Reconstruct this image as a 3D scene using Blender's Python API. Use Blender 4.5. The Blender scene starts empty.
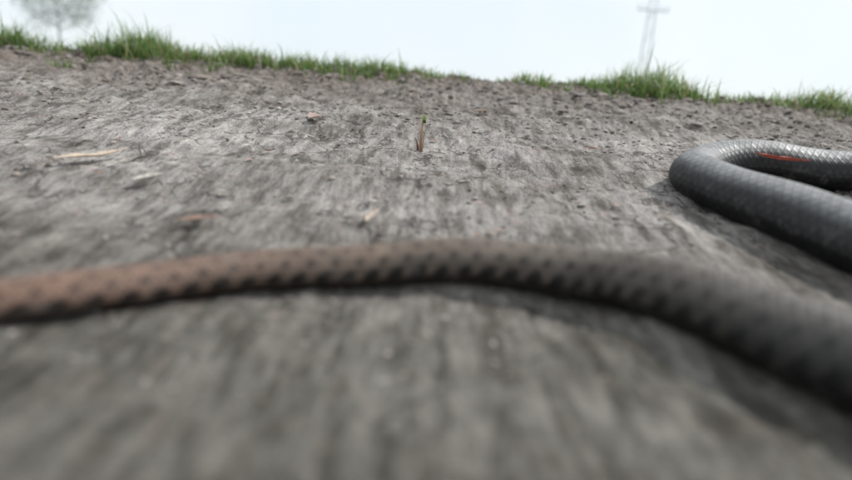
import bpy, math, random
import numpy as np
from mathutils import Vector, Matrix
random.seed(7); rng=np.random.default_rng(7)
scene=bpy.context.scene

# ---------------------------------------------------------------- noise
def h2(ix,iy,seed):
    n=(ix.astype(np.int64)*374761393+iy.astype(np.int64)*668265263+seed*974634777)&0x7fffffff
    n=((n^(n>>13))*1274126177)&0x7fffffff
    n=n^(n>>16)
    return (n&0xffff)/65535.0
def vn(x,y,seed=0):
    x=np.asarray(x,float);y=np.asarray(y,float)
    ix=np.floor(x);iy=np.floor(y);fx=x-ix;fy=y-iy
    fx=fx*fx*(3-2*fx);fy=fy*fy*(3-2*fy)
    a=h2(ix,iy,seed);b=h2(ix+1,iy,seed);c=h2(ix,iy+1,seed);d=h2(ix+1,iy+1,seed)
    return (a+(b-a)*fx)*(1-fy)+(c+(d-c)*fx)*fy-0.5
def crest_y(x): return 1.85+0.22*vn(x*1.1,0*x,3)+0.07*vn(x*5,0*x,5)
def terrain(x,y,fine=True):
    x=np.asarray(x,float);y=np.asarray(y,float)
    hc=np.interp(x,[-60,-4,-1.45,-0.7,0,.6,1.0,1.45,4,60],[.1,.19,.190,.182,.190,.186,.170,.152,.15,.1])
    yc=crest_y(x)
    t=(y-.33)/(yc-.33)
    ramp=np.where(t<0,0,np.where(t<.08,t*t/.16,t-.04))/.96
    d=np.maximum(y-yc,0)
    z=hc*np.minimum(ramp,1)-np.minimum(.35*d*d/(d+.35),1.3)
    near=np.exp(-np.maximum(np.hypot(x,y-1)-2.2,0)/1.5)
    xr=.82*x+.57*y;yr=-.57*x+.82*y;xq=.93*x-.36*y;yq=.36*x+.93*y
    z=z+near*(.012*vn(x*4,y*3,11)+.016*vn(x*3.1+.35*y,y*9,12)*np.clip((y-.48)*3,0,1))
    cr=np.clip((y-1.1)/.6,0,1);md=np.clip((y-.5)/.4,0,1)
    z=z+near*((.009+.004*md)*vn(xr*15,yr*15,13)+(.020*cr)*vn(xq*21,yq*21,17))
    if fine:
        b=vn(xq*42,yq*42,14)
        z=z+near*((.0050+.003*md+.004*cr)*b+(.0032+.002*md+.008*cr)*np.abs(vn(xr*95,yr*95,15))*1.6)
    z=z+(1-near)*.25*vn(x*.05,y*.05,19)*np.clip((np.hypot(x,y)-5)/20,0,1)
    return z
def tz(x,y,fine=True): return float(terrain(np.array([x]),np.array([y]),fine)[0])

# ---------------------------------------------------------------- node helpers
def new_mat(name):
    m=bpy.data.materials.new(name);m.use_nodes=True
    nt=m.node_tree
    return m,nt,nt.nodes['Principled BSDF']
def N(nt,t,**k):
    n=nt.nodes.new(t)
    for a,b in k.items(): setattr(n,a,b)
    return n
def ramp(nt,stops,src):
    r=N(nt,'ShaderNodeValToRGB');e=r.color_ramp.elements
    while len(e)<len(stops): e.new(.5)
    for i,(p,c) in enumerate(stops):
        e[i].position=p;e[i].color=(*c,1) if len(c)==3 else c
    nt.links.new(src,r.inputs[0]);return r
def noise(nt,vec,scale,detail=5,rough=.6):
    n=N(nt,'ShaderNodeTexNoise');n.inputs['Scale'].default_value=scale
    n.inputs['Detail'].default_value=detail;n.inputs['Roughness'].default_value=rough
    nt.links.new(vec,n.inputs['Vector']);return n
def mix(nt,fac,a,b,mode='MIX'):
    m=N(nt,'ShaderNodeMix',data_type='RGBA',blend_type=mode)
    for s,v in ((m.inputs[0],fac),(m.inputs[6],a),(m.inputs[7],b)):
        if hasattr(v,'is_linked') or hasattr(v,'links'): nt.links.new(v,s)
        elif isinstance(v,(int,float)): s.default_value=v
        else: s.default_value=(*v,1)
    return m.outputs[2]
def mesh_obj(name,verts,faces,mat,cols=None,smooth=True,parent=None):
    me=bpy.data.meshes.new(name);me.from_pydata([tuple(v) for v in verts],[],[tuple(f) for f in faces]);me.update()
    if cols is not None:
        a=me.color_attributes.new('col','FLOAT_COLOR','POINT')
        c=np.ones((len(verts),4));c[:,:3]=np.asarray(cols)
        a.data.foreach_set('color',c.ravel())
    me.materials.append(mat)
    if smooth: me.polygons.foreach_set('use_smooth',[True]*len(me.polygons))
    ob=bpy.data.objects.new(name,me);scene.collection.objects.link(ob)
    if parent: ob.parent=parent
    return ob

# ---------------------------------------------------------------- ground
m,nt,bs=new_mat('dry_soil')
geo=N(nt,'ShaderNodeNewGeometry');P=geo.outputs['Position']
st=N(nt,'ShaderNodeMapping');st.inputs['Scale'].default_value=(1,.20,.6);nt.links.new(P,st.inputs[0])
st2=N(nt,'ShaderNodeMapping');st2.inputs['Scale'].default_value=(.45,1,1);st2.inputs['Rotation'].default_value=(0,0,.35);nt.links.new(P,st2.inputs[0])
big=noise(nt,P,3.2,4,.55)
c0=ramp(nt,[(.32,(.255,.237,.222)),(.5,(.33,.312,.298)),(.68,(.41,.392,.376))],big.outputs[0])
str1=noise(nt,st.outputs[0],120,6,.72)
r1=ramp(nt,[(.30,(.42,.41,.40)),(.5,(.95,.95,.95)),(.70,(1.40,1.39,1.38))],str1.outputs[0])
col=mix(nt,.9,c0.outputs[0],r1.outputs[0],'MULTIPLY')
str2=noise(nt,st.outputs[0],52,4,.62)
r1b=ramp(nt,[(.38,(.46,.45,.42)),(.50,(1.0,1.0,1.0)),(.66,(1.3,1.3,1.29))],str2.outputs[0])
col=mix(nt,.85,col,r1b.outputs[0],'MULTIPLY')
band=noise(nt,st2.outputs[0],11,8,.7)
r2=ramp(nt,[(.38,(.52,.49,.46)),(.50,(1.0,.985,.97)),(.65,(1.20,1.19,1.18))],band.outputs[0])
col=mix(nt,.8,col,r2.outputs[0],'MULTIPLY')
pk=noise(nt,P,38,4,.65)
r3=ramp(nt,[(.56,(0,0,0)),(.68,(1,1,1))],pk.outputs[0])
f3=N(nt,'ShaderNodeMath',operation='MULTIPLY');nt.links.new(r3.outputs[0],f3.inputs[0]);f3.inputs[1].default_value=.45
col=mix(nt,f3.outputs[0],col,(.41,.335,.305))
gr=noise(nt,P,330,4,.7)
r4=ramp(nt,[(.55,(0,0,0)),(.64,(1,1,1))],gr.outputs[0])
f4=N(nt,'ShaderNodeMath',operation='MULTIPLY');nt.links.new(r4.outputs[0],f4.inputs[0]);f4.inputs[1].default_value=.5
col=mix(nt,f4.outputs[0],col,(.07,.063,.057))
wv=noise(nt,P,16,4,.6)
wm=N(nt,'ShaderNodeMix',data_type='RGBA');wm.inputs[0].default_value=.10
nt.links.new(P,wm.inputs[6]);nt.links.new(wv.outputs[1],wm.inputs[7])
vo=N(nt,'ShaderNodeTexVoronoi',feature='DISTANCE_TO_EDGE');vo.inputs['Scale'].default_value=13;nt.links.new(wm.outputs[2],vo.inputs['Vector'])
cr1=ramp(nt,[(.0,(1,1,1)),(.045,(0,0,0))],vo.outputs[0])
msk=ramp(nt,[(.46,(0,0,0)),(.56,(1,1,1))],noise(nt,P,7,3,.6).outputs[0])
cf=N(nt,'ShaderNodeMath',operation='MULTIPLY');nt.links.new(cr1.outputs[0],cf.inputs[0]);nt.links.new(msk.outputs[0],cf.inputs[1])
cf2=N(nt,'ShaderNodeMath',operation='MULTIPLY');nt.links.new(cf.outputs[0],cf2.inputs[0]);cf2.inputs[1].default_value=.75
col=mix(nt,cf2.outputs[0],col,(.05,.043,.038))
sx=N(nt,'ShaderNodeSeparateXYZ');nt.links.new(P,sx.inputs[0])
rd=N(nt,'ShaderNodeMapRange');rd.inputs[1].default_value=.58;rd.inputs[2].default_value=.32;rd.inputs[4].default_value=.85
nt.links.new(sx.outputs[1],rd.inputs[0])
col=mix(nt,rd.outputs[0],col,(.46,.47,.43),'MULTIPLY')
ra=N(nt,'ShaderNodeMapRange');ra.inputs[1].default_value=1.05;ra.inputs[2].default_value=1.75;ra.inputs[4].default_value=.8
nt.links.new(sx.outputs[1],ra.inputs[0])
brn=noise(nt,P,55,6,.7)
brown=ramp(nt,[(.36,(.048,.037,.030)),(.50,(.17,.138,.116)),(.66,(.34,.29,.255))],brn.outputs[0])
col=mix(nt,ra.outputs[0],col,brown.outputs[0])
rb=N(nt,'ShaderNodeMapRange');rb.inputs[1].default_value=2.1;rb.inputs[2].default_value=2.8
nt.links.new(sx.outputs[1],rb.inputs[0])
fieldc=mix(nt,big.outputs[0],(.05,.075,.025),(.11,.13,.05))
col=mix(nt,rb.outputs[0],col,fieldc)
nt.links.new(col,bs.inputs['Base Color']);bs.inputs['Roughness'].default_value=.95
bs.inputs['Specular IOR Level'].default_value=.2
b1=N(nt,'ShaderNodeBump');b1.inputs['Strength'].default_value=1;b1.inputs['Distance'].default_value=.006
nt.links.new(str1.outputs[0],b1.inputs['Height'])
b2=N(nt,'ShaderNodeBump');b2.inputs['Strength'].default_value=.9;b2.inputs['Distance'].default_value=.003
nt.links.new(gr.outputs[0],b2.inputs['Height']);nt.links.new(b1.outputs[0],b2.inputs['Normal'])
b3=N(nt,'ShaderNodeBump',invert=True);b3.inputs['Strength'].default_value=.6;b3.inputs['Distance'].default_value=.003
nt.links.new(cf.outputs[0],b3.inputs['Height']);nt.links.new(b2.outputs[0],b3.inputs['Normal'])
nt.links.new(b3.outputs[0],bs.inputs['Normal'])
soil=m
def axis(lo,hi,step,far):
    mid=list(np.arange(lo,hi,step));a=[];s=step;v=lo
    while v>-far: s*=1.25;v-=s;a.append(v)
    b=[];s=step;v=mid[-1]
    while v<far: s*=1.25;v+=s;b.append(v)
    return np.array(a[::-1]+mid+b)
xs=axis(-1.8,1.8,.0055,600);ys=axis(.10,2.2,.0045,600)
X,Y=np.meshgrid(xs,ys);Z=terrain(X,Y)
nx,ny=len(xs),len(ys)
idx=np.arange(nx*ny).reshape(ny,nx)
F=np.stack([idx[:-1,:-1],idx[:-1,1:],idx[1:,1:],idx[1:,:-1]],-1).reshape(-1,4)
me=bpy.data.meshes.new('ground')
V=np.stack([X,Y,Z],-1).reshape(-1,3)
me.vertices.add(len(V));me.vertices.foreach_set('co',V.ravel())
me.loops.add(F.size);me.loops.foreach_set('vertex_index',F.ravel())
me.polygons.add(len(F));me.polygons.foreach_set('loop_start',np.arange(0,F.size,4))
me.polygons.foreach_set('use_smooth',np.ones(len(F),bool))
me.update(calc_edges=True);me.validate()
me.materials.append(soil)
g=bpy.data.objects.new('ground',me);scene.collection.objects.link(g)

# ---------------------------------------------------------------- attribute-coloured material
def attr_mat(name,rough=.8,transl=0,bumpscale=0,vary=.4):
    m,nt,bs=new_mat(name)
    a=N(nt,'ShaderNodeVertexColor');a.layer_name='col'
    g=N(nt,'ShaderNodeNewGeometry')
    n=noise(nt,g.outputs['Position'],180,3)
    r=ramp(nt,[(.3,(1-vary,)*3),(.7,(1+vary*.6,)*3)],n.outputs[0])
    c=mix(nt,1.0,a.outputs[0],r.outputs[0],'MULTIPLY')
    nt.links.new(c,bs.inputs['Base Color']);bs.inputs['Roughness'].default_value=rough
    bs.inputs['Specular IOR Level'].default_value=.3
    if bumpscale:
        b=N(nt,'ShaderNodeBump');b.inputs['Strength'].default_value=.7;b.inputs['Distance'].default_value=bumpscale
        nt.links.new(n.outputs[0],b.inputs['Height']);nt.links.new(b.outputs[0],bs.inputs['Normal'])
    if transl:
        t=N(nt,'ShaderNodeBsdfTranslucent');nt.links.new(c,t.inputs[0])
        ms=N(nt,'ShaderNodeMixShader');ms.inputs[0].default_value=transl
        nt.links.new(bs.outputs[0],ms.inputs[1]);nt.links.new(t.outputs[0],ms.inputs[2])
        nt.links.new(ms.outputs[0],nt.nodes['Material Output'].inputs[0])
    return m
m_clod=attr_mat('clod_soil',.95,0,.002)
m_leaf=attr_mat('dry_leaf_skin',.75,.2,.0008,.35)
m_grass=attr_mat('grass_blade',.5,.45,0,.15)
m_bark=attr_mat('bark',.9,0,.01)
m_tree=attr_mat('tree_leaf',.6,.4,0,.2)

# ---------------------------------------------------------------- clods (one object)
import bmesh
bm=bmesh.new();bmesh.ops.create_icosphere(bm,subdivisions=2,radius=1)
iv=np.array([v.co[:] for v in bm.verts]);ifc=np.array([[v.index for v in f.verts] for f in bm.faces]);bm.free()
VV=[];FF=[];CC=[];off=0;cnt=0
while cnt<4600:
    near_=random.random()<.38
    y=random.uniform(.25,1.25) if near_ else random.uniform(1.0,2.0)
    x=random.uniform(-1,1)*(.25+.85*y)
    if float(vn(x*6,y*9,61))+.5<random.uniform(.15,.85): continue
    cnt+=1
    s=random.choice([.0012,.0014,.0018,.0022,.003])*random.uniform(.8,1.3)*(1+1.5*max(0,min(1,(y-1)/.6)))
    if y<.6: s*=.6
    if random.random()<.07 and y>1.2: s*=2
    sc=np.array([s*random.uniform(.8,1.5),s*random.uniform(.8,1.7),s*random.uniform(.4,.8)])
    o=rng.uniform(-50,50,3)
    v=iv*(1+.6*(vn(iv[:,0]*1.6+o[0],iv[:,1]*1.6+iv[:,2]*1.3+o[1],cnt%97)+vn(iv[:,2]*2.2+o[2],iv[:,0]*2,cnt%31))[:,None])*sc
    a=random.uniform(0,6.28);R=np.array([[math.cos(a),-math.sin(a),0],[math.sin(a),math.cos(a),0],[0,0,1]])
    v=v@R.T+np.array([x,y,tz(x,y)+sc[2]*.05])
    VV.append(v);FF.append(ifc+off);off+=len(v)
    k=random.uniform(.7,1.2);base=np.array(random.choice([(.28,.255,.235),(.24,.205,.18),(.33,.305,.285),(.13,.108,.09),(.36,.315,.285)]))
    if y>1.2: base=base*.8
    CC.append(np.tile(base*k,(len(v),1)))
mesh_obj('soil_clods',np.vstack(VV),np.vstack(FF).tolist(),m_clod,np.vstack(CC))

# ---------------------------------------------------------------- litter (one object) and leaves
def leaf_geo(x,y,L,W,ang,lift=.002,curl=.25,z=None,tilt=0,n=8):
    vs=[];fs=[]
    z0=tz(x,y) if z is None else z
    ca,sa=math.cos(ang),math.sin(ang)
    for i in range(n+1):
        t=i/n;w=W*.5*(math.sin(math.pi*min(1,t*.96+.02))**.8)*(1+.15*math.sin(t*17+x*90))
        for k,sd in enumerate((-1,0,1)):
            lx=(t-.5)*L;ly=sd*w+.06*L*math.sin(t*3)
            lz=lift+abs(sd)*w*curl+curl*.5*L*(t-.5)**2+tilt*lx
            X=x+lx*ca-ly*sa;Y=y+lx*sa+ly*ca
            vs.append((X,Y,(tz(X,Y,False)+.0040 if z is None else z0)+lz))
    for i in range(n):
        for k in range(2):
            a=i*3+k;fs.append((a,a+1,a+4,a+3))
    return vs,fs
VV=[];FF=[];CC=[]
def addg(vs,fs,c):
    o=len(VV);VV.extend(vs);FF.extend([tuple(q+o for q in f) for f in fs]);CC.extend([c]*len(vs))
pal=[(.36,.29,.24),(.42,.36,.30),(.28,.20,.16),(.37,.27,.24),(.22,.17,.14),(.48,.43,.38),(.10,.08,.06)]
for i in range(1100):
    y=random.uniform(.5,1.95);x=random.uniform(-1,1)*(.3+.8*y)
    L=random.uniform(.004,.014)*(1 if y<1.4 else 1.7)
    if random.random()<.4: vs,fs=leaf_geo(x,y,L*1.8,.0012,random.uniform(0,3.14),.002,.1,n=3)
    else: vs,fs=leaf_geo(x,y,L,L*random.uniform(.3,.6),random.uniform(0,6.28),.001,random.uniform(.1,.6),n=4)
    c=np.array(random.choice(pal))*random.uniform(.6,1.1);addg(vs,fs,tuple(c))
mesh_obj('leaf_litter',VV,FF,m_leaf,CC)
def one_leaf(name,x,y,L,W,ang,col,**k):
    vs,fs=leaf_geo(x,y,L,W,ang,**k)
    return mesh_obj(name,vs,fs,m_leaf,[col]*len(vs))
for (x,y,L,W,a,c) in [(-.40,.670,.100,.017,1.20,(.55,.45,.36)),(-.305,.606,.030,.013,.5,(.56,.52,.46)),
                      (-.053,.540,.042,.007,1.35,(.50,.41,.33)),(-.205,.493,.035,.010,.3,(.30,.20,.16)),
                      (-.207,1.01,.032,.026,.9,(.42,.32,.28)),(.263,.955,.03,.018,2.2,(.38,.28,.24)),
                      (-.56,.62,.035,.014,.3,(.34,.23,.19)),(.095,1.22,.03,.014,.3,(.33,.25,.2))]:
    one_leaf('dry_leaf',x,y,L,W,a,c,curl=.45,lift=.004)

# ---------------------------------------------------------------- grass
def blade(VV,FF,CC,x,y,z,H,W,az,lean,c0,c1,n=4):
    ca,sa=math.cos(az),math.sin(az);o=len(VV);pa=az+1.57+random.uniform(-.6,.6)
    for i in range(n+1):
        t=i/n;b=lean*H*t*t;w=W*.5*(1-t**1.7)+.0001
        px=x+ca*b;py=y+sa*b;pz=z+H*(t-.35*lean*t*t*t)
        for s in (-1,1):
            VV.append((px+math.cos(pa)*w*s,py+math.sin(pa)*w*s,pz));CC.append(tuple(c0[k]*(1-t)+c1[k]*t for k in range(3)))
    for i in range(n): FF.append((o+2*i,o+2*i+1,o+2*i+3,o+2*i+2))
VV=[];FF=[];CC=[]
xk=[-2.4,-1.55,-1.45,-1.25,-1.12,-1.03,-.93,-.8,-.6,-.3,-.15,-.05,.05,.2,.3,.4,.5,.58,.66,.74,.82,.95,1.1,1.3,1.6,2.4]
dn=[.9,.9,.95,.9,.85,1.0,.95,.9,.95,.9,.75,.5,.6,.5,.65,.45,.65,.95,1.0,.95,.75,.9,1.,1,1,.9]
hh=[.075,.08,.085,.075,.065,.098,.085,.065,.065,.052,.050,.034,.038,.032,.048,.030,.047,.085,.110,.075,.055,.06,.070,.08,.085,.07]
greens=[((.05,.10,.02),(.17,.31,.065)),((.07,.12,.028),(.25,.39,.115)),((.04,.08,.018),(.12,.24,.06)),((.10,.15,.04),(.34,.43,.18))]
nt_=0
while nt_<2500:
    x=random.uniform(-2.2,2.2)
    d=float(np.interp(x,xk,dn));cl=float(vn(x*8,0,41))+.5
    if random.random()>d*(.25+1.0*cl): continue
    nt_+=1
    H0=float(np.interp(x,xk,hh))*(.55+.75*cl)
    y=float(crest_y(np.array([x]))[0])+random.gauss(.03 if x>.85 else .05,.09)
    if random.random()<.12: y-=random.uniform(.0,.15)
    for b in range(random.randint(4,9)):
        bx=x+random.gauss(0,.009);by=y+random.gauss(0,.008)
        H=H0*random.uniform(.3,1.2)
        if random.random()<.03: H*=1.4
        g0,g1=random.choice(greens)
        if random.random()<.16: g0,g1=(.2,.16,.09),(.42,.36,.22)
        blade(VV,FF,CC,bx,by,tz(bx,by,False)-.002,H,random.uniform(.0022,.0046),random.uniform(0,6.28),random.uniform(.1,1.3),g0,g1)
for i in range(6000):
    x=random.uniform(-3.2,3.2);y=float(crest_y(np.array([x]))[0])+random.uniform(.1,1.4)
    g0,g1=random.choice(greens)
    blade(VV,FF,CC,x,y,tz(x,y,False)-.002,random.uniform(.02,.06),.003,random.uniform(0,6.28),random.uniform(.2,1),g0,g1,3)
for (tx,ty,n,h) in [(-1.0,1.56,44,.040),(-.62,1.55,7,.02),(.75,1.6,12,.03),(1.1,1.5,14,.03),(.35,1.66,8,.02),(-.2,1.68,8,.02),(-1.25,1.62,16,.03),(.95,1.62,20,.035)]:
    for i in range(n):
        bx=tx+random.gauss(0,.025);by=ty+random.gauss(0,.015);g0,g1=random.choice(greens)
        blade(VV,FF,CC,bx,by,tz(bx,by,False)-.001,h*random.uniform(.5,1.2),.003,random.uniform(0,6.28),random.uniform(.4,1.2),g0,g1)
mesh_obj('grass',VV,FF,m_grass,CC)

VV=[];FF=[];CC=[]
sx0,sy0=-.019,.885;z0=tz(sx0,sy0)-.002
blade(VV,FF,CC,sx0,sy0,z0,.070,.0045,1.2,.12,(.26,.15,.11),(.42,.28,.17),6)
blade(VV,FF,CC,sx0+.003,sy0,z0,.052,.0035,1.0,.25,(.2,.13,.08),(.24,.24,.09),5)
blade(VV,FF,CC,sx0-.003,sy0,z0,.030,.009,2.4,.35,(.03,.02,.015),(.12,.07,.05),5)
for a in (0.2,1.6,2.9,4.4):
    blade(VV,FF,CC,sx0+.004,sy0+.004,z0+.046,.018,.005,a,.8,(.10,.15,.04),(.24,.32,.10),4)
mesh_obj('seedling',VV,FF,m_grass,CC)

# ---------------------------------------------------------------- snake
ctrl=[(-.72,.08,.0025),(-.60,.14,.006),(-.44,.215,.0095),(-.33,.270,.0122),(-.25,.302,.0140),(-.126,.386,.0158),(-.02,.420,.0182),(.075,.426,.0204),(.140,.408,.0228),
      (.192,.352,.0252),(.228,.292,.0267),(.258,.235,.0275),(.302,.175,.029),(.365,.175,.030),(.408,.250,.031),(.424,.355,.0325),(.412,.460,.0335),(.386,.560,.0330),
      (.350,.655,.0310),(.340,.735,.0300),(.392,.790,.0300),(.49,.797,.0300),(.60,.775,.0290),(.72,.745,.025),(.83,.69,.018),(.90,.63,.0145),(.935,.585,.015)]
pts=np.array(ctrl)
def catmull(p,n):
    out=[]
    for i in range(len(p)-1):
        p0=p[max(i-1,0)];p1=p[i];p2=p[i+1];p3=p[min(i+2,len(p)-1)]
        for k in range(n):
            t=k/n;out.append(.5*((2*p1)+(-p0+p2)*t+(2*p0-5*p1+4*p2-p3)*t*t+(-p0+3*p1-3*p2+p3)*t**3))
    out.append(p[-1]);return np.array(out)
C=catmull(pts,60)
seg=np.r_[0,np.cumsum(np.hypot(*np.diff(C[:,:2],axis=0).T))]
Lt=seg[-1];n=int(Lt/.0016);ss=np.linspace(0,Lt,n)
cx=np.interp(ss,seg,C[:,0]);cy=np.interp(ss,seg,C[:,1]);cr_=np.interp(ss,seg,C[:,2])
gz=terrain(cx,cy,False)
ker=np.ones(31)/31;gz=np.convolve(np.pad(gz,15,mode='edge'),ker,'valid')
ty_=np.gradient(cy);tx_=np.gradient(cx);tl=np.hypot(tx_,ty_);tx_/=tl;ty_/=tl
M=80;ang=np.linspace(0,2*math.pi,M,endpoint=False)
NS=26
U=np.r_[0,np.cumsum(np.diff(ss)/(2*math.pi*np.maximum(cr_[:-1],.004)/NS))]
SV=np.zeros((n,M,3));SC=np.zeros((n,M,3))
for i in range(n):
    r=cr_[i];e=np.sin(ang);up=np.where(e>0,e*.98+.06*(1-abs(np.cos(ang))),e*.80)
    wob=1+.02*math.sin(ss[i]*55)
    SV[i,:,0]=cx[i]+ty_[i]*np.cos(ang)*r*1.06*wob
    SV[i,:,1]=cy[i]-tx_[i]*np.cos(ang)*r*1.06*wob
    SV[i,:,2]=gz[i]+r*.78+up*r+.0005
tail=np.array([.165,.102,.075]);midc=np.array([.128,.098,.076]);m2=np.array([.100,.086,.073]);bodyc=np.array([.068,.064,.060]);coil=np.array([.225,.227,.232])  # coil grey set lighter to paint in its sunlit top
key=[0,.56,.80,.98,1.12,1.50,Lt]
cols=[tail,tail,midc,m2,bodyc,coil*.8,coil]
base=np.stack([np.interp(ss,key,[c[k] for c in cols]) for k in range(3)],-1)
A=ang[None,:];S=ss[:,None]
SC[:]=base[:,None,:]
elev=np.where(A<=math.pi/2,A,np.where(A<=math.pi,math.pi-A,np.where(A<1.5*math.pi,-(A-math.pi),-(2*math.pi-A))))
def blotch(ph,el0,hw,hl,per,sl=0):
    q=((S-sl*(elev-el0))/per+ph+.25*vn(S*30,A*0,7));k=np.abs(q-np.round(q))*per
    d=(k/hl)**2+((elev-el0)/hw)**2+.6*vn(S*400,A*9,8)+.5*vn(S*55,A*0,21)
    return np.clip(1.6-d*1.1,0,1)
rowA=blotch(0,-.02,.30,.0056,.0185,.008)
rowB=blotch(.5,.62,.18,.0036,.0185,.006)*.7
rowC=blotch(.0,1.20,.17,.0032,.0185)*.5
dark=np.maximum(np.maximum(rowA,rowB),rowC)
dark=dark*np.interp(ss,[0,.9,1.3,1.6],[1,1,.7,.25])[:,None]
SC*= (1-.9*dark)[...,None]
flank_shade=np.clip((np.interp(ss,[0,1.2,1.6,3],[.8,.8,1.0,1.0])[:,None]-elev)/.5,0,1)*np.interp(ss,[0,.6,.9,1.2,1.6,3],[0,.12,.40,.75,.90,.92])[:,None]  # backlit shade on the sides, painted into the vertex colours
SC*= (1-flank_shade)[...,None]
belly_shade=np.clip((-.05-elev)/.25,0,1)  # underside shade, likewise darkened in the vertex colours
SC*= (1-.75*belly_shade)[...,None]
SC*= (1+.45*vn(S*120,A*5,9)+.4*vn(S*30,A*2,10))[...,None]
idx=np.arange(n*M).reshape(n,M);nxt=np.roll(idx,-1,axis=1)
F=np.stack([idx[:-1],nxt[:-1],nxt[1:],idx[1:]],-1).reshape(-1,4)
sm,nt,bs=new_mat('snake_scales')
a=N(nt,'ShaderNodeVertexColor');a.layer_name='col'
uv=N(nt,'ShaderNodeUVMap');uv.uv_map='scales'
sp=N(nt,'ShaderNodeSeparateXYZ');nt.links.new(uv.outputs[0],sp.inputs[0])
def M_(op,x,y=None):
    q=N(nt,'ShaderNodeMath',operation=op)
    for i,v in enumerate((x,y)):
        if v is None: continue
        if isinstance(v,(int,float)): q.inputs[i].default_value=v
        else: nt.links.new(v,q.inputs[i])
    return q.outputs[0]
u_=M_('MULTIPLY',sp.outputs[0],.75)
p=M_('FRACT',M_('ADD',u_,M_('MULTIPLY',sp.outputs[1],.5)));q=M_('FRACT',M_('SUBTRACT',u_,M_('MULTIPLY',sp.outputs[1],.5)))
pp=M_('ABSOLUTE',M_('SUBTRACT',p,.5));qq=M_('ABSOLUTE',M_('SUBTRACT',q,.5))
edge=M_('MAXIMUM',pp,qq)
hgt=M_('SUBTRACT',1,M_('POWER',M_('MULTIPLY',edge,2),4))
keel=M_('MULTIPLY',M_('SUBTRACT',1,M_('MULTIPLY',M_('ABSOLUTE',M_('SUBTRACT',p,q)),3)),.25)
hk=M_('ADD',hgt,M_('MAXIMUM',keel,0))
rr=ramp(nt,[(0,(.36,.35,.34)),(.45,(1,1,1)),(1,(1.12,1.12,1.12))],hgt)
c=mix(nt,.85,a.outputs[0],rr.outputs[0],'MULTIPLY')
gg=N(nt,'ShaderNodeNewGeometry');du=noise(nt,gg.outputs['Position'],45,5,.65)
dr=ramp(nt,[(.54,(0,0,0)),(.74,(.40,.40,.40))],du.outputs[0])
c=mix(nt,dr.outputs[0],c,(.17,.155,.142))
nt.links.new(c,bs.inputs['Base Color'])
rgh=ramp(nt,[(.35,(.45,.45,.45)),(.65,(.68,.68,.68))],du.outputs[0]);nt.links.new(rgh.outputs[0],bs.inputs['Roughness'])
bs.inputs['Specular IOR Level'].default_value=.32
b=N(nt,'ShaderNodeBump');b.inputs['Strength'].default_value=.5;b.inputs['Distance'].default_value=.0008
nt.links.new(hk,b.inputs['Height']);nt.links.new(b.outputs[0],bs.inputs['Normal'])
snake=bpy.data.objects.new('snake',None);scene.collection.objects.link(snake)
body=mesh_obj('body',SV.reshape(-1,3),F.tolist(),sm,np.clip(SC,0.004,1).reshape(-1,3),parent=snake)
uvl=body.data.uv_layers.new(name='scales')
col0=np.broadcast_to(np.arange(M)[None,:],(n-1,M)).reshape(-1)
row=np.repeat(np.arange(n-1),M)
k=NS/M
UV=np.zeros((len(F),4,2))
UV[:,0,0]=U[row];UV[:,1,0]=U[row];UV[:,2,0]=U[row+1];UV[:,3,0]=U[row+1]
UV[:,0,1]=col0*k;UV[:,3,1]=col0*k;UV[:,1,1]=(col0+1)*k;UV[:,2,1]=(col0+1)*k
uvl.data.foreach_set('uv',UV.ravel())
hx,hy=cx[-1],cy[-1];hz=gz[-1]+.014;hd=np.array([tx_[-1],ty_[-1]]);hr=np.array([hd[1],-hd[0]])
prof=[(-.012,.013,.012),(0,.0155,.0125),(.012,.0195,.0135),(.024,.0205,.014),(.036,.0165,.013),(.047,.0120,.0105),(.055,.0085,.0080),(.060,.004,.0045),(.0612,.0008,.001)]
HV=[];HF=[];HM=24
for (d,w,h) in prof:
    for j in range(HM):
        t=2*math.pi*j/HM;e=math.sin(t);cc_=math.cos(t);cc_=math.copysign(abs(cc_)**.8,cc_)
        zz=h*(e*.85 if e>0 else e*.7)
        HV.append((hx+hd[0]*d+hr[0]*w*cc_,hy+hd[1]*d+hr[1]*w*cc_,hz+zz))
for i in range(len(prof)-1):
    for j in range(HM):
        HF.append((i*HM+j,i*HM+(j+1)%HM,(i+1)*HM+(j+1)%HM,(i+1)*HM+j))
mesh_obj('head',HV,HF,sm,[(.15,.145,.14)]*len(HV),parent=snake)
em,ent,ebs=new_mat('snake_eye');ebs.inputs['Base Color'].default_value=(.02,.012,.006,1);ebs.inputs['Roughness'].default_value=.1
for i,sd in enumerate((-1,1)):
    ev=iv*.0033+np.array([hx+hd[0]*.040+hr[0]*.0125*sd,hy+hd[1]*.040+hr[1]*.0125*sd,hz+.0055])
    mesh_obj('eye_%d'%(i+1),ev,ifc.tolist(),em,parent=snake)

# reddish leaf caught inside the coil
red=one_leaf('red_leaf',.452,.744,.072,.019,-.12,(.30,.075,.055),z=tz(.46,.742)+.046,tilt=-.06,curl=.5)

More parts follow.
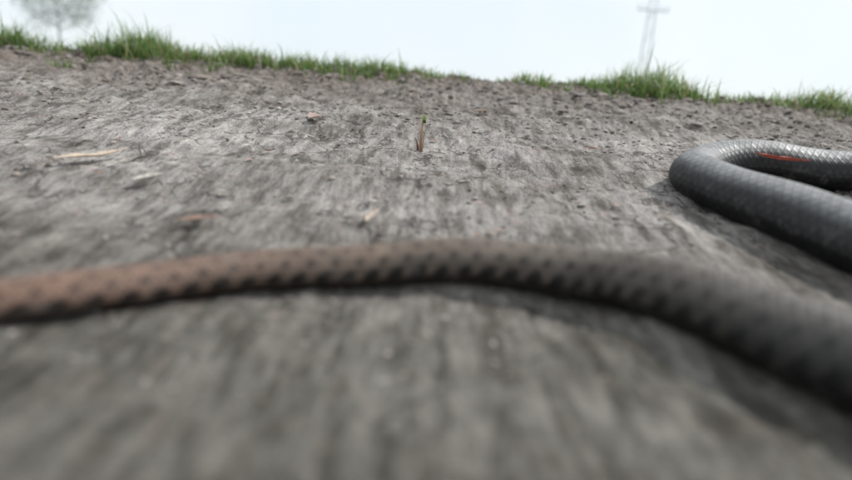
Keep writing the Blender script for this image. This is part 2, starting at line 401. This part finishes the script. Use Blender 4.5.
# ---------------------------------------------------------------- utility pole far away
up=bpy.data.objects.new('utility_pole',None);scene.collection.objects.link(up)
pm,pnt,pbs=new_mat('pole_haze_grey')
pg=N(pnt,'ShaderNodeNewGeometry');pn=noise(pnt,pg.outputs['Position'],3,4)
pr=ramp(pnt,[(.3,(.60,.64,.68)),(.7,(.70,.74,.78))],pn.outputs[0]);pnt.links.new(pr.outputs[0],pbs.inputs['Base Color'])  # pale blue-grey paints distance haze into the pole colour
def strut(name,a,b,r0,r1,seg=10):
    a=Vector(a);b=Vector(b);d=(b-a);q=d.to_track_quat('Z','Y');vs=[];fs=[]
    for k,(t,r) in enumerate(((0,r0),(1,r1))):
        for j in range(seg):
            w=2*math.pi*j/seg;vs.append(a+d*t+q@Vector((math.cos(w)*r,math.sin(w)*r,0)))
    for j in range(seg): fs.append((j,(j+1)%seg,seg+(j+1)%seg,seg+j))
    fs.append(tuple(range(seg))[::-1]);fs.append(tuple(range(seg,2*seg)))
    return mesh_obj(name,vs,fs,pm,smooth=False,parent=up)
PX,PY=20.6,60.0;zb=tz(PX,PY)
strut('mast',(PX-.55,PY,zb-.2),(PX-.25,PY,zb+13),.08,.06)
strut('mast_2',(PX+.55,PY,zb-.2),(PX+.25,PY,zb+13),.08,.06)
strut('crossarm',(PX-1.5,PY-.15,9.1),(PX+1.5,PY-.15,9.1),.06,.06)
strut('crossarm_2',(PX-1.4,PY-.15,11.7),(PX+1.4,PY-.15,11.7),.06,.06)
for k in range(5): strut('brace_%d'%k,(PX-.5+.03*k,PY,2+2*k),(PX+.5-.03*k,PY,3.6+2*k),.03,.03)
for k,xx in enumerate((-1.4,-.8,.8,1.4)): strut('insulator_%d'%k,(PX+xx,PY-.15,9.15),(PX+xx,PY-.15,9.6),.07,.05)

# ---------------------------------------------------------------- far tree
tree=bpy.data.objects.new('tree',None);scene.collection.objects.link(tree)
TX,TY=-38.5,60.0;tb=tz(TX,TY)
VV=[];FF=[];CC=[]
def limb(a,b,r0,r1,seg=8):
    a=Vector(a);b=Vector(b);d=b-a;q=d.to_track_quat('Z','Y');o=len(VV)
    for t,r in ((0,r0),(1,r1)):
        for j in range(seg):
            w=2*math.pi*j/seg;p=a+d*t+q@Vector((math.cos(w)*r,math.sin(w)*r,0));VV.append(tuple(p));CC.append((.58,.61,.63))  # limb colour paled to stand in for haze
    for j in range(seg): FF.append((o+j,o+(j+1)%seg,o+seg+(j+1)%seg,o+seg+j))
top=(TX+.3,TY,tb+6.6);limb((TX,TY,tb-.2),top,.13,.10)
tips=[]
for k in range(16):
    a=k*2.4;l=random.uniform(2.4,5.2);e=random.uniform(.12,1.0)
    s0=Vector((TX+.2,TY,tb+4.6+k*.13));e0=s0+Vector((math.cos(a)*math.cos(e)*l,math.sin(a)*math.cos(e)*l,math.sin(e)*l))
    limb(s0,e0,.07,.03,6);tips.append(e0)
    for j in range(3):
        e1=e0+Vector((random.uniform(-1.4,1.4),random.uniform(-1.4,1.4),random.uniform(-.6,1.6)));limb(e0,e1,.03,.02,5);tips.append(e1)
mesh_obj('trunk',VV,FF,m_bark,CC,parent=tree)
VV=[];FF=[];CC=[]
for tp in tips:
    k=random.uniform(.85,1.15)
    for j in range(80):
        c=tp+Vector((random.gauss(0,.65),random.gauss(0,.65),random.gauss(0,.45)))
        q=Vector((random.gauss(0,1),random.gauss(0,1),random.gauss(0,1))).normalized();w=q.orthogonal().normalized();h=q.cross(w);s=random.uniform(.07,.13);o=len(VV)
        for (aa,bb) in ((-1,0),(0,-.6),(1,0),(0,.6)): VV.append(tuple(c+w*aa*s+h*bb*s))
        CC.extend([(.46*k,.50*k,.49*k)]*4);FF.append((o,o+1,o+2,o+3))  # grey-green leaf colour with distance haze painted in
mesh_obj('crown',VV,FF,m_tree,CC,smooth=False,parent=tree)

# ---------------------------------------------------------------- light: bright hazy sky and a softened sun
el=math.radians(44);az=math.radians(64)
w=bpy.data.worlds.new('World');scene.world=w;w.use_nodes=True
wn=w.node_tree;bg=wn.nodes['Background']
sky=wn.nodes.new('ShaderNodeTexSky');sky.sky_type='NISHITA';sky.sun_disc=False
sky.sun_elevation=el;sky.sun_rotation=az;sky.air_density=1.0;sky.dust_density=1.0;sky.ozone_density=2
tc=wn.nodes.new('ShaderNodeTexCoord')
cn=wn.nodes.new('ShaderNodeTexNoise');cn.inputs['Scale'].default_value=2.2;cn.inputs['Detail'].default_value=4
wn.links.new(tc.outputs['Generated'],cn.inputs['Vector'])
cr=wn.nodes.new('ShaderNodeValToRGB');cr.color_ramp.elements[0].position=.3;cr.color_ramp.elements[0].color=(7.1,7.9,8.5,1)
cr.color_ramp.elements[1].position=.65;cr.color_ramp.elements[1].color=(8.3,8.7,8.9,1)
wn.links.new(cn.outputs[0],cr.inputs[0])
mx=wn.nodes.new('ShaderNodeMix');mx.data_type='RGBA';mx.inputs[0].default_value=.90
wn.links.new(sky.outputs[0],mx.inputs[6]);wn.links.new(cr.outputs[0],mx.inputs[7])
wn.links.new(mx.outputs[2],bg.inputs[0]);bg.inputs[1].default_value=.121
sd=Vector((math.sin(az)*math.cos(el),math.cos(az)*math.cos(el),math.sin(el)))
sl=bpy.data.lights.new('sun','SUN');sl.energy=4.0;sl.angle=math.radians(1.5);sl.color=(1,.965,.925)
so=bpy.data.objects.new('sun',sl);so.rotation_euler=sd.to_track_quat('Z','Y').to_euler();so.location=(5,5,6);scene.collection.objects.link(so)

# ---------------------------------------------------------------- camera
cd=bpy.data.cameras.new('camera');cam=bpy.data.objects.new('camera',cd);scene.collection.objects.link(cam)
th=math.radians(14.8);ro=math.radians(4.0)
f=Vector((0,math.cos(th),-math.sin(th)));r=Vector((1,0,0));u=Vector((0,math.sin(th),math.cos(th)))
r2=r*math.cos(ro)+u*math.sin(ro);u2=u*math.cos(ro)-r*math.sin(ro)
mt=Matrix((( r2.x,u2.x,-f.x,0),(r2.y,u2.y,-f.y,0),(r2.z,u2.z,-f.z,.15),(0,0,0,1)))
cam.matrix_world=mt
cd.lens=24;cd.sensor_width=36;cd.clip_start=.01;cd.clip_end=2000
cd.dof.use_dof=True;cd.dof.focus_distance=.90;cd.dof.aperture_fstop=2.2
scene.camera=cam
scene.view_settings.view_transform='Standard';scene.view_settings.look='None';scene.view_settings.exposure=0
